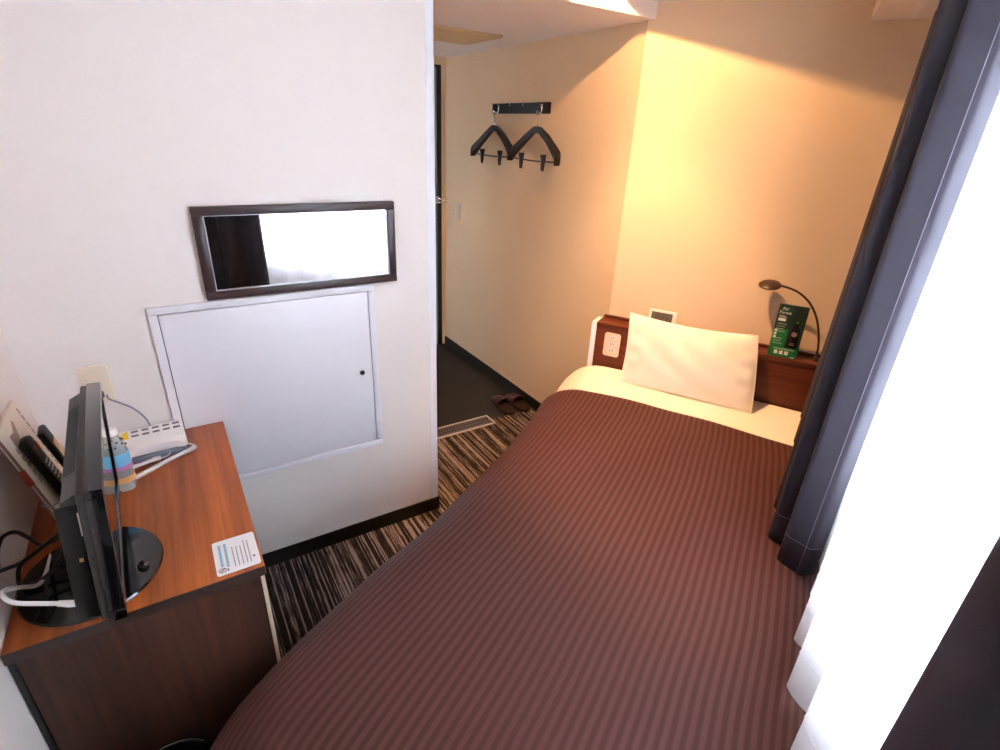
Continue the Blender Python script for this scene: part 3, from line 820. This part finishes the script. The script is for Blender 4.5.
# ------------------------------------------------------------------ slippers
def slipper(x, y, yaw, label):
    s = Thing('slipper', label, 'slipper', (x, y, 0), group='pair of maroon slippers on the entry floor')
    def outline(t_):      # half width along the length, -0.13 .. 0.13
        q = (t_+.13)/.26
        return .030 + .016*math.sin(PI*min(1, q*1.05)**0.9) + .004*q if 0 < q < 1 else .02
    R = Matrix.Translation((x, y, 0)) @ Matrix.Rotation(yaw, 4, 'Z')
    N = 18; L_ = []; Rr = []
    for k in range(N+1):
        a = -.13+.26*k/N; w = outline(a)*math.sqrt(max(0.0, 1-(abs(a)/.1305)**8))
        L_.append((-w, a)); Rr.append((w, a))
    bm = B(); poly = [(p[0], p[1], .001) for p in Rr] + [(p[0], p[1], .001) for p in reversed(L_)]
    prism(bm, poly, (0, 0, .016)); xf(bm, 0, R); bmesh.ops.remove_doubles(bm, verts=bm.verts, dist=.0004)
    so = s.part('sole', bm, M['slipper_in'])
    bm = B()
    def up(i, j):
        a = -.015+.145*i; w = outline(a)*math.sqrt(max(0.0, 1-(abs(a)/.1305)**8)) + .003
        th_ = PI*j; hgt = .052*(1-.62*i)*(1-i**6)
        return R @ Vector((-w*math.cos(th_), a, .014+hgt*math.sin(th_)**.8))
    grid(bm, up, 14, 16)
    o = s.part('upper', bm, M['slipper'], angle=60)
    md = o.modifiers.new('thick', 'SOLIDIFY'); md.thickness = .003
    return s
slipper(1.708, 2.575, math.radians(-6), 'maroon slipper nearer the door side, left one of the pair')
slipper(1.813, 2.560, math.radians(-4), 'maroon slipper beside the corridor baseboard, right one of the pair')

# ------------------------------------------------------------------ bed (bed frame: x = along the back wall, y = -distance from it)
BZ = .595
t = Thing('bed', 'single bed with white fitted sheet standing between headboard and window', 'bed', (.43, -1.2, 0), BED_M)
bm = B(); box(bm, -.02, .90, -2.14, -.135, .07, .30, .01)
t.part('base', bm, M['bed_base'])
for (x, y) in ((.03, -.19), (.86, -.19), (.03, -2.08), (.86, -2.08)):
    bm = B(); lathe(bm, [(0, 0), (.022, 0), (.026, .07), (0, .07)], (x, y, 0), 16); t.part('leg', bm, M['edge_cream'])
def rr_section(u0, u1, z0, z1, r, r2, n=8):
    """top profile from (u0,z0) up over rounded shoulders to (u1,z0)"""
    pts = [(u0, z0)]
    for k in range(n+1):
        a = PI - (PI/2)*k/n; pts.append((u0+r+r*math.cos(a), z1-r+r*math.sin(a)))
    for k in range(1, 9): pts.append((u0+r+(u1-u0-r-r2)*k/9, z1+.006*math.sin(PI*k/9)))
    for k in range(n+1):
        a = PI/2 - (PI/2)*k/n; pts.append((u1-r2+r2*math.cos(a), z1-r2+r2*math.sin(a)))
    pts.append((u1, z0)); return pts
sec = rr_section(-.200, .985, .30, BZ, .22, .07)
bm = B(); rows = []
for (y, sh) in ((-.13, .0), (-.20, 0), (-.3, 0), (-.4, 0), (-.5, 0), (-.6, 0), (-.7, 0), (-.8, 0), (-1.2, 0), (-1.9, 0), (-2.10, 0), (-2.14, .02)):
    k_ = max(0.0, min(1.0, (-y-.25)/.5))
    rows.append([bm.verts.new((u+.14*k_*max(0, min(1, (.35-u)/.35))-.09*k_*max(0, min(1, (u-.6)/.3)), y, z-sh)) for u, z in sec])
for A, Bb in zip(rows, rows[1:]):
    for k in range(len(A)-1): bm.faces.new((A[k], A[k+1], Bb[k+1], Bb[k]))
bm.faces.new(rows[0]); bm.faces.new(rows[-1][::-1])
bm.faces.new([r[0] for r in rows] + [r[-1] for r in reversed(rows)])
t.part('mattress', bm, M['sheet'], angle=50)

# duvet: brown striped cover draped over the bed
def lerp_tab(tab, x):
    for (a, p), (b, q) in zip(tab, tab[1:]):
        if x <= b: 
            f_ = (x-a)/(b-a); f_ = max(0, min(1, f_)); f_ = f_*f_*(3-2*f_); return p+(q-p)*f_
    return tab[-1][1]
DV0, DV1 = .462, 2.34
NU, NV = 96, 90
LEFT = [(.4, -.192), (.7, -.160), (1.0, -.142), (1.45, -.145), (1.75, -.170), (2.0, -.176), (2.3, -.160)]
RIGHT = [(.4, .990), (1.0, .985), (1.6, .975), (2.3, .965)]
def duvet_sec(v):
    uL = lerp_tab(LEFT, v); uR = lerp_tab(RIGHT, v)
    q = (v-DV0)/(DV1-DV0)
    ztop = BZ+.020
    foot = max(0.0, (v-2.12)/(DV1-2.12))
    drop = .17*foot**2.2
    pts = []
    rL, rR = .23, .13
    zt_ = ztop - drop
    n = 14
    pts.append((uL-.012, max(.16, zt_-.42))); pts.append((uL-.008, max(.2, zt_-.34))); pts.append((uL, zt_-.24))
    for k in range(n+1):
        a = PI-(PI/2)*k/n; pts.append((uL+rL+rL*math.cos(a), zt_-rL*.95+rL*.95*math.sin(a)))
    for k in range(1, 40):
        f_ = k/40; pts.append((uL+rL+(uR-uL-rL-rR)*f_, zt_+.010*math.sin(PI*f_)))
    for k in range(n+1):
        a = PI/2-(PI/2)*k/n; pts.append((uR-rR+rR*math.cos(a), zt_-rR+rR*math.sin(a)))
    pts.append((uR+.004, zt_-.24)); pts.append((uR+.006, zt_-.34)); pts.append((uR+.006, max(.16, zt_-.42)))
    return pts
def resample(pts, n):
    d_ = [0]
    for a, b in zip(pts, pts[1:]): d_.append(d_[-1]+math.hypot(b[0]-a[0], b[1]-a[1]))
    out = []; j = 0
    for i in range(n+1):
        s_ = d_[-1]*i/n
        while j < len(d_)-2 and d_[j+1] < s_: j += 1
        f_ = (s_-d_[j])/max(1e-9, d_[j+1]-d_[j])
        out.append((pts[j][0]+(pts[j+1][0]-pts[j][0])*f_, pts[j][1]+(pts[j+1][1]-pts[j][1])*f_, s_))
    return out
VS = []
for j in range(NV+1): VS.append(DV0+(DV1-DV0)*j/NV)
SECS = [resample(duvet_sec(v), NU) for v in VS]
def wob(u, v):
    a = .0025*math.sin(7.3*u+3.1*v)*math.sin(5.1*v-2*u) + .0018*math.sin(17*u+9*v)
    # shallow sleep-crease hollows
    a -= .006*math.exp(-((u-.47-.25*(v-1.2))/.05)**2)*math.exp(-((v-1.28)/.16)**2)
    a -= .005*math.exp(-((u-.02)/.05)**2)*math.exp(-((v-1.72)/.10)**2)
    return a
def dv_f(a, b):
    i = round(a*NU); j = round(b*NV); u, z, s_ = SECS[j][i]; v = VS[j]
    edge = -.012*math.sin(PI*max(0, min(1, (u+.05)/1.0))) + .028*max(0, min(1, (u-.3)/.6))
    if j <= 6: v = v + edge*(1-j/6.0)
    lip = .0
    zz = z + wob(u, v)
    if j == 0: zz -= .016
    elif j == 1: zz -= .003
    return Vector((u, -v, zz))
bm = B()
mid = [SECS[j][NU//2][2] for j in range(NV+1)]
grid(bm, dv_f, NU, NV, uvf=lambda a, b: (SECS[round(b*NV)][round(a*NU)][2]-mid[round(b*NV)], VS[round(b*NV)]))
o = single('duvet', bm, M['duvet'], 'dark brown striped duvet cover spread over the bed', 'duvet', (.43, -1.4, 0), BED_M, angle=60)
md = o.modifiers.new('thick', 'SOLIDIFY'); md.thickness = .012; md.offset = -1

# pillow leaning on the headboard
t = Thing('pillow', 'white pillow standing upright against the wooden headboard', 'pillow', (.42, -.235, BZ), BED_M)
bm = B()
TLp, TRp, BRp, BLp = Vector((.112, -.150, .905)), Vector((.665, -.145, .905)), Vector((.715, -.275, .603)), Vector((.138, -.265, .598))
pn = (TRp-TLp).cross(TLp-BLp).normalized()
if pn.y > 0: pn = -pn
def pil(side):
    def f_(a, b):
        p = BLp.lerp(BRp, a).lerp(TLp.lerp(TRp, a), b)
        # edges draw in between the corners
        p = p + Vector((0, 0, -.020*math.sin(PI*a)**.8*b)) + Vector((.008*math.sin(PI*b)*(1-a)**2 + .004*math.sin(PI*b)*a**2, 0, 0))
        th_ = (max(0, 1-(2*a-1)**2)**.55)*(max(0, 1-(2*b-1)**2)**.55)
        w_ = .006*math.sin(16*a+5*b)*math.sin(9*b+3*a)*th_
        w_ += .009*math.exp(-((a-.06)/.05)**2)*math.sin(24*b)*th_ + .010*math.exp(-((a-.94)/.05)**2)*math.sin(26*b+a*10)*th_
        w_ -= .006*math.exp(-((a-.42-.05*b)/.02)**2)*max(0, b-.55)
        return p + pn*(side*.056*th_ + w_*(1 if side > 0 else 0)) 
    return f_
grid(bm, pil(1), 48, 34); grid(bm, pil(-.75), 48, 34)
bmesh.ops.remove_doubles(bm, verts=bm.verts, dist=.0012)
t.part('cushion', bm, M['sheet'], angle=80)
bm = B()
edge = [pil(0)(k/40, 0) for k in range(41)] + [pil(0)(1, k/24) for k in range(1, 25)] + [pil(0)(1-k/40, 1) for k in range(1, 41)] + [pil(0)(0, 1-k/24) for k in range(1, 24)]
tube(bm, edge, .0022, 6, closed=True)
t.part('seam', bm, M['sheet'])

# ------------------------------------------------------------------ headboard
HZ = .815
t = Thing('headboard', 'red brown wooden headboard shelf along the wall behind the pillow', 'headboard', (.5, -.06, 0), BED_M)
bm = B(); box(bm, -.052, 1.02, -.113, -.002, .30, HZ-.022, .001)
t.part('front_panel', bm, M['walnut_head'])
bm = B(); box(bm, -.053, 1.02, -.116, -.002, HZ-.022, HZ, .002)
sh = t.part('shelf', bm, M['walnut_head'])
bm = B(); box(bm, -.050, 1.02, -.016, -.002, HZ, HZ+.012, .002)
t.part('back_lip', bm, M['walnut_head'], sh)
bm = B(); box(bm, -.080, -.0535, -.111, -.004, .10, HZ-.006, .002)
t.part('side_panel', bm, M['white_trim'], label='white end panel')
bm = B(); rplate(bm, -.004, .076, .652, .772, -.120, -.113, .012)
op = t.part('outlet_plate', bm, M['cream_plastic'], label='cream outlet plate')
for k in range(3):
    z = .672+.033*k
    bm = B(); box(bm, .018, .056, -.1205, -.1185, z, z+.024, .003)
    so_ = t.part('socket', bm, M['white_plastic'], op)
    so_.data.materials.append(M['seam'])
    for x in (.030, .042):
        b2 = bmesh.new(); b2.from_mesh(so_.data); n0 = len(b2.faces)
        box(b2, x-.5, x+.0025-.5, -.1210+.06, -.1203+.06, z+.007, z+.017)
        b2.faces.ensure_lookup_table()
        for fc in list(b2.faces)[n0:]: fc.material_index = 1
        b2.to_mesh(so_.data); b2.free()

# clock on the headboard
t = Thing('digital_clock', 'small white framed digital clock standing on the headboard shelf', 'clock', (.24, -.055, HZ), BED_M)
cz = Matrix.Translation((.24, -.050, HZ+.0005)) @ Matrix.Rotation(math.radians(-10), 4, 'X')
def cbox(bm, *q, bev=0.0):
    s = len(bm.verts); box(bm, *q, bev); xf(bm, s, cz)
bm = B(); cbox(bm, -.064, .064, -.010, .012, .002, .092, bev=.005)
cs = t.part('case', bm, M['white_plastic'])
bm = B(); cbox(bm, -.048, .046, -.0115, -.0095, .020, .080, bev=.0008)
lc = t.part('display', bm, M['lcd_grey'])
bm = B(); cbox(bm, -.050, .048, -.0108, -.0098, .018, .082, bev=.0005)
t.part('display_rim', bm, M['black_satin'], cs)
bm = B()
def seg(x, z, w, h, mask):
    r_ = .0022
    S = {'a': (x, x+w, z+2*h-r_, z+2*h), 'g': (x, x+w, z+h-r_/2, z+h+r_/2), 'd': (x, x+w, z, z+r_), 'f': (x, x+r_, z+h, z+2*h), 'e': (x, x+r_, z, z+h), 'b': (x+w-r_, x+w, z+h, z+2*h), 'c': (x+w-r_, x+w, z, z+h)}
    for c in mask: cbox(bm, S[c][0], S[c][1], -.0120, -.0113, S[c][2], S[c][3])
seg(-.040, .044, .012, .014, 'bc'); seg(-.022, .044, .012, .014, 'abcdef'); seg(-.002, .044, .012, .014, 'abged'); seg(.016, .044, .012, .014, 'abcdg')
seg(-.036, .024, .007, .007, 'abged'); seg(-.024, .024, .007, .007, 'acdfg'); seg(.006, .024, .007, .007, 'abc'); seg(.018, .024, .007, .007, 'acdfge')
t.part('digits', bm, M['dark_ink'], lc)

# green card stand
def text_bm(bm, txt, size, mt, bold=0.0):
    cu = bpy.data.curves.new('lettering', 'FONT'); cu.body = txt; cu.size = size; cu.extrude = .0002; cu.offset = bold; cu.resolution_u = 3
    ob = bpy.data.objects.new('lettering', cu); COL.objects.link(ob)
    dg = bpy.context.evaluated_depsgraph_get(); dg.update()
    me = bpy.data.meshes.new_from_object(ob.evaluated_get(dg))
    s = len(bm.verts); bm.from_mesh(me); xf(bm, s, mt)
    bpy.data.objects.remove(ob); bpy.data.curves.remove(cu); bpy.data.meshes.remove(me)
SGM = Matrix.Translation((.773, -.106, HZ+.001)) @ Matrix.Scale(.97, 4) @ Matrix.Rotation(math.radians(-9), 4, 'X')
def sbox(bm, *q, bev=0.0):
    s = len(bm.verts); box(bm, *q, bev); xf(bm, s, SGM)
t = Thing('card_stand', 'green printed card standing on the headboard shelf beside the reading lamp', 'card stand', (.772, -.09, HZ), BED_M)
bm = B(); sbox(bm, -.058, .058, -.0015, .0015, 0, .232, bev=.0006)
bd = t.part('card', bm, M['green'])
bm = B(); sbox(bm, -.050, .050, .004, .055, 0.009, .012); sbox(bm, -.02, .02, .0015, .004, .008, .15)
t.part('prop', bm, M['dark_green'])
bm = B(); sbox(bm, -.0575, .0575, -.0020, -.0012, .125, .2315); sbox(bm, .0, .0575, -.0020, -.0012, .045, .125)
pn_ = t.part('forest_picture', bm, M['dark_green'], bd)
bm = B(); s = len(bm.verts)
lathe(bm, [(0, 0), (.018, 0), (.020, .004), (.020, .075), (.016, .088), (.010, .096), (.010, .104), (0, .104)], (0, 0, 0), 20, 1, .12)
xf(bm, s, SGM @ Matrix.Translation((.026, -.0025, .048)))
bt = t.part('bottle_print', bm, M['black_gloss'], bd)
bm = B(); s = len(bm.verts); lathe(bm, [(0, 0), (.011, 0), (.011, .0006), (0, .0006)], (0, 0, 0), 20); xf(bm, s, SGM @ Matrix.Translation((.026, -.0050, .108)) @ Matrix.Rotation(PI/2, 4, 'X'))
t.part('bottle_badge', bm, M['ink'], bd)
bm = B(); sbox(bm, .016, .037, -.0056, -.0050, .060, .063); sbox(bm, .018, .034, -.0056, -.0050, .067, .069); t.part('bottle_text', bm, M['ink'], bd)
bm = B(); sbox(bm, .026, .029, -.0045, -.0026, .160, .164)
t.part('sparkle', bm, M['leaf_white'], bd)
bm = B()
face = lambda x, z: SGM @ Matrix.Translation((x, -.0023, z)) @ Matrix.Rotation(PI/2, 4, 'X')
text_bm(bm, 'Air', .020, face(-.044, .206)); text_bm(bm, 'Forest', .018, face(-.052, .190))
for k in range(3): sbox(bm, -.050, -.026+.004*k, -.0026, -.0019, .181-.0035*k, .1822-.0035*k)
sbox(bm, -.050, -.020, -.0026, -.0018, .158, .170)
for k in range(7): sbox(bm, -.050, -.012-.004*(k % 3), -.0024, -.0014, .145-.011*k-.02*(k > 3), .1464-.011*k-.02*(k > 3))
for k in range(3): sbox(bm, -.053, -.043, -.0026, -.0014, .082+.014*k, .092+.014*k)
sbox(bm, -.040, .042, -.0026, -.0014, .036, .038)
for k in range(3): sbox(bm, -.034+.021*k, -.020+.021*k, -.0026, -.0014, .013, .029)
sbox(bm, .034, .050, -.0026, -.0014, .004, .007)
t.part('lettering', bm, M['leaf_white'], bd)

# reading lamp
t = Thing('reading_lamp', 'dark gooseneck reading lamp rising from the right end of the headboard', 'lamp', (.897, -.062, HZ), BED_M)
bm = B(); lathe(bm, [(0, 0), (.014, 0), (.014, .006), (.009, .012), (.006, .026), (0, .026)], (.903, -.062, HZ), 24)
t.part('base', bm, M['lamp_brown'])
bm = B(); tube(bm, spline([(.903, -.062, HZ+.02), (.900, -.062, .88), (.882, -.062, .95), (.857, -.062, 1.008), (.822, -.062, 1.056), (.780, -.062, 1.088), (.740, -.062, 1.103), (.702, -.062, 1.109)], 6), .0045, 10)
t.part('gooseneck', bm, M['lamp_brown'])
bm = B(); s = len(bm.verts); lathe(bm, [(0, .010), (.012, .010), (.038, .006), (.044, .0), (.043, -.006), (.037, -.008), (0, -.008)], (0, 0, 0), 32)
xf(bm, s, Matrix.Translation((.660, -.064, 1.108)) @ Matrix.Rotation(math.radians(-4), 4, 'Y') @ Matrix.Rotation(math.radians(12), 4, 'X'))
hd = t.part('head', bm, M['lamp_brown'])
bm = B(); s = len(bm.verts); lathe(bm, [(0, -.0075), (.034, -.0075), (.034, -.009), (0, -.009)], (0, 0, 0), 28)
xf(bm, s, Matrix.Translation((.660, -.064, 1.108)) @ Matrix.Rotation(math.radians(-4), 4, 'Y') @ Matrix.Rotation(math.radians(12), 4, 'X'))
t.part('diffuser', bm, plain('unlit_diffuser', srgb(120, 84, 60), .5), hd)

# ------------------------------------------------------------------ curtains
RZ = 2.052
t = Thing('curtain_rail', 'white ceiling curtain rail running along the top of the window', 'curtain rail', (.90, -1.6, RZ), BED_M)
for x in (.868, .945):
    bm = B(); box(bm, x-.010, x+.010, -3.0, -.10, RZ-.012, RZ+.004, .002); t.part('track', bm, M['white_trim'])

def curtain(name, label, pts, ztop, zbot, mat, group, flare=0.0, hem=.09, stitch=None):
    """pts: plan polyline (u, v); smooth folds; hem stitched at its foot"""
    path = spline([(u, -v, 0) for u, v in pts], 6)
    cu = sum(p.x for p in path)/len(path); cvv = sum(p.y for p in path)/len(path)
    c = Thing(name, label, 'curtain', (cu, cvv, zbot), BED_M, group)
    n = len(path)-1
    def f_(a, b):
        p = path[round(a*n)]
        return Vector((p.x-flare*(1-b)*(1-a), p.y, zbot+(ztop-zbot)*b))
    def fh(a, b):
        q = f_(a, b*hem/(ztop-zbot)); return q
    bm = B(); grid(bm, f_, n, 12)
    o = c.part('cloth', bm, mat, angle=80)
    md = o.modifiers.new('thick', 'SOLIDIFY'); md.thickness = .0022; md.offset = 0
    bm = B()
    for side in (-1, 1):
        off = []
        for k in range(n+1):
            q = f_(k/n, hem/(ztop-zbot)); tdir = (path[min(k+1, n)]-path[max(k-1, 0)]).normalized(); nn = Vector((tdir.y, -tdir.x, 0))
            off.append(q + nn*.0014*side)
        tube(bm, off, .0007, 4)
    c.part('hem_seam', bm, stitch or mat, o)
    return c, o, path, f_
HZ_ = .615
D1 = [(.985, .135), (.955, .165), (.915, .215), (.935, .275), (.955, .33), (.925, .40), (.892, .455), (.91, .52), (.945, .57), (.915, .63), (.868, .70), (.885, .765), (.935, .80), (.915, .87), (.848, .925), (.845, .955), (.882, .985), (.92, 1.01), (.890, 1.045), (.835, 1.085), (.835, 1.115), (.872, 1.125), (.908, 1.138), (.880, 1.165), (.856, 1.185), (.860, 1.202), (.885, 1.214), (.906, 1.224), (.918, 1.224), (.940, 1.205)]
c, o, path, f_ = curtain('blackout_curtain', 'charcoal blackout curtain gathered at the bed head end of the window', D1, RZ-.012, HZ_, M['curtain'], 'charcoal blackout curtains', flare=.016, stitch=M['stitch'])
# side hem stitching on the free edge panel
bm = B(); tube(bm, [f_(26.8/29, b)+Vector((-.0012, -.0022, 0)) for b in (0, .5, 1)], .0007, 4)
c.part('side_seam', bm, M['stitch'], o)
D2 = [(.95, 2.085), (.905, 2.065), (.876, 2.062), (.868, 2.085), (.872, 2.13), (.905, 2.17), (.93, 2.20), (.90, 2.235), (.855, 2.26), (.852, 2.295), (.90, 2.33), (.93, 2.355), (.89, 2.39), (.85, 2.415), (.855, 2.45), (.90, 2.49), (.93, 2.515), (.89, 2.55), (.85, 2.575), (.86, 2.615), (.92, 2.65), (.91, 2.69), (.86, 2.72), (.87, 2.76), (.93, 2.80), (.95, 2.84)]
curtain('blackout_curtain', 'charcoal blackout curtain drawn at the right edge of the photo', D2, RZ-.012, HZ_, M['curtain'], 'charcoal blackout curtains', stitch=M['stitch'])
SV = []
def sw(v): return .951+.019*math.sin(2*PI*(v-.03)/.135)
S = [(sw(.30+.0225*k)+ .004*math.sin(3.3*k), .30+.0225*k) for k in range(36)]       # up to v ~1.09 behind the dark curtain
S += [(.985, 1.11), (.965, 1.145), (.953, 1.165), (.972, 1.20), (.985, 1.235), (.955, 1.28), (.930, 1.30), (.940, 1.335), (.965, 1.375), (.94, 1.42), (.900, 1.462), (.900, 1.48), (.918, 1.494), (.945, 1.515), (.935, 1.55), (.890, 1.598), (.888, 1.615), (.905, 1.638), (.925, 1.655), (.945, 1.675), (.925, 1.71), (.896, 1.745), (.898, 1.775), (.925, 1.82), (.950, 1.86), (.925, 1.91), (.905, 1.95), (.93, 2.0), (.955, 2.05), (.955, 2.12), (.972, 2.18), (.955, 2.25), (.975, 2.32), (.955, 2.40), (.975, 2.48), (.955, 2.56), (.975, 2.65), (.965, 2.75)]
curtain('sheer_curtain', 'white sheer curtain glowing in front of the window', S, RZ-.012, .63, M['sheer'], None, hem=.10)

# ------------------------------------------------------------------ lights
w = bpy.data.worlds.new('sky'); sc.world = w; w.use_nodes = True
bg = w.node_tree.nodes['Background']; bg.inputs['Color'].default_value = (.84, .91, 1.0, 1); bg.inputs['Strength'].default_value = 60.0
la = bpy.data.lights.new('daylight_portal', 'AREA'); la.shape = 'RECTANGLE'; la.size = V1-V0; la.size_y = Z1-Z0
la.cycles.is_portal = True
lo = bpy.data.objects.new('daylight_portal', la); COL.objects.link(lo)
lo.matrix_world = BED_M @ Matrix.Translation((UW+.14, -(V0+V1)/2, (Z0+Z1)/2)) @ Matrix.Rotation(PI/2, 4, 'Z') @ Matrix.Rotation(PI/2, 4, 'X') @ Matrix.Rotation(PI, 4, 'Y')
# the downlight's lamp
sp = bpy.data.lights.new('downlight_lamp', 'POINT'); sp.energy = 4.5; sp.color = (1, .53, .22); sp.shadow_soft_size = .009
ANG = [0, 10, 20, 30, 40, 50, 60, 70, 80, 90]
CD = [480, 475, 450, 390, 190, 125, 108, 100, 100, 100]
ies = bpy.data.texts.new('downlight_profile')
ies.write('IESNA:LM-63-1995\nTILT=NONE\n1 1000 1 %d 1 1 2 0 0 0\n1 1 10\n%s\n0\n%s\n' % (len(ANG), ' '.join(map(str, ANG)), ' '.join(map(str, CD))))
sp.use_nodes = True
ln = sp.node_tree; em = ln.nodes['Emission']; ie = ln.nodes.new('ShaderNodeTexIES'); ie.mode = 'INTERNAL'; ie.ies = ies
tcl = ln.nodes.new('ShaderNodeTexCoord'); ln.links.new(tcl.outputs['Normal'], ie.inputs['Vector'])
ie.inputs['Strength'].default_value = 1.0; ln.links.new(ie.outputs['Fac'], em.inputs['Strength'])
so = bpy.data.objects.new('downlight_lamp', sp); COL.objects.link(so); so.location = LP

# ------------------------------------------------------------------ camera
yaw, pitch, roll = math.radians(57.023), math.radians(24.735), math.radians(2.624)
f0 = Vector((math.cos(yaw), math.sin(yaw), 0)); r0 = Vector((math.sin(yaw), -math.cos(yaw), 0)); u0 = Vector((0, 0, 1))
fwd = f0*math.cos(pitch)-u0*math.sin(pitch); up2 = u0*math.cos(pitch)+f0*math.sin(pitch)
rt = r0*math.cos(roll)+up2*math.sin(roll); up3 = up2*math.cos(roll)-r0*math.sin(roll)
cam = bpy.data.cameras.new('camera'); cam.sensor_width = 36; cam.lens = 528.64*36/1000; cam.clip_start = .02
co = bpy.data.objects.new('camera', cam); COL.objects.link(co)
co.matrix_world = Matrix(((rt.x, up3.x, -fwd.x, 0), (rt.y, up3.y, -fwd.y, 0), (rt.z, up3.z, -fwd.z, 1.65), (0, 0, 0, 1)))
sc.camera = co

sc.view_settings.view_transform = 'Standard'; sc.view_settings.look = 'None'
sc.view_settings.gamma = 1; sc.view_settings.use_curve_mapping = False; sc.view_settings.exposure = 0.09
sc.cycles.use_denoising = True
sc.cycles.max_bounces = 12; sc.cycles.diffuse_bounces = 6; sc.cycles.transparent_max_bounces = 16
sc.cycles.sample_clamp_indirect = 0.0
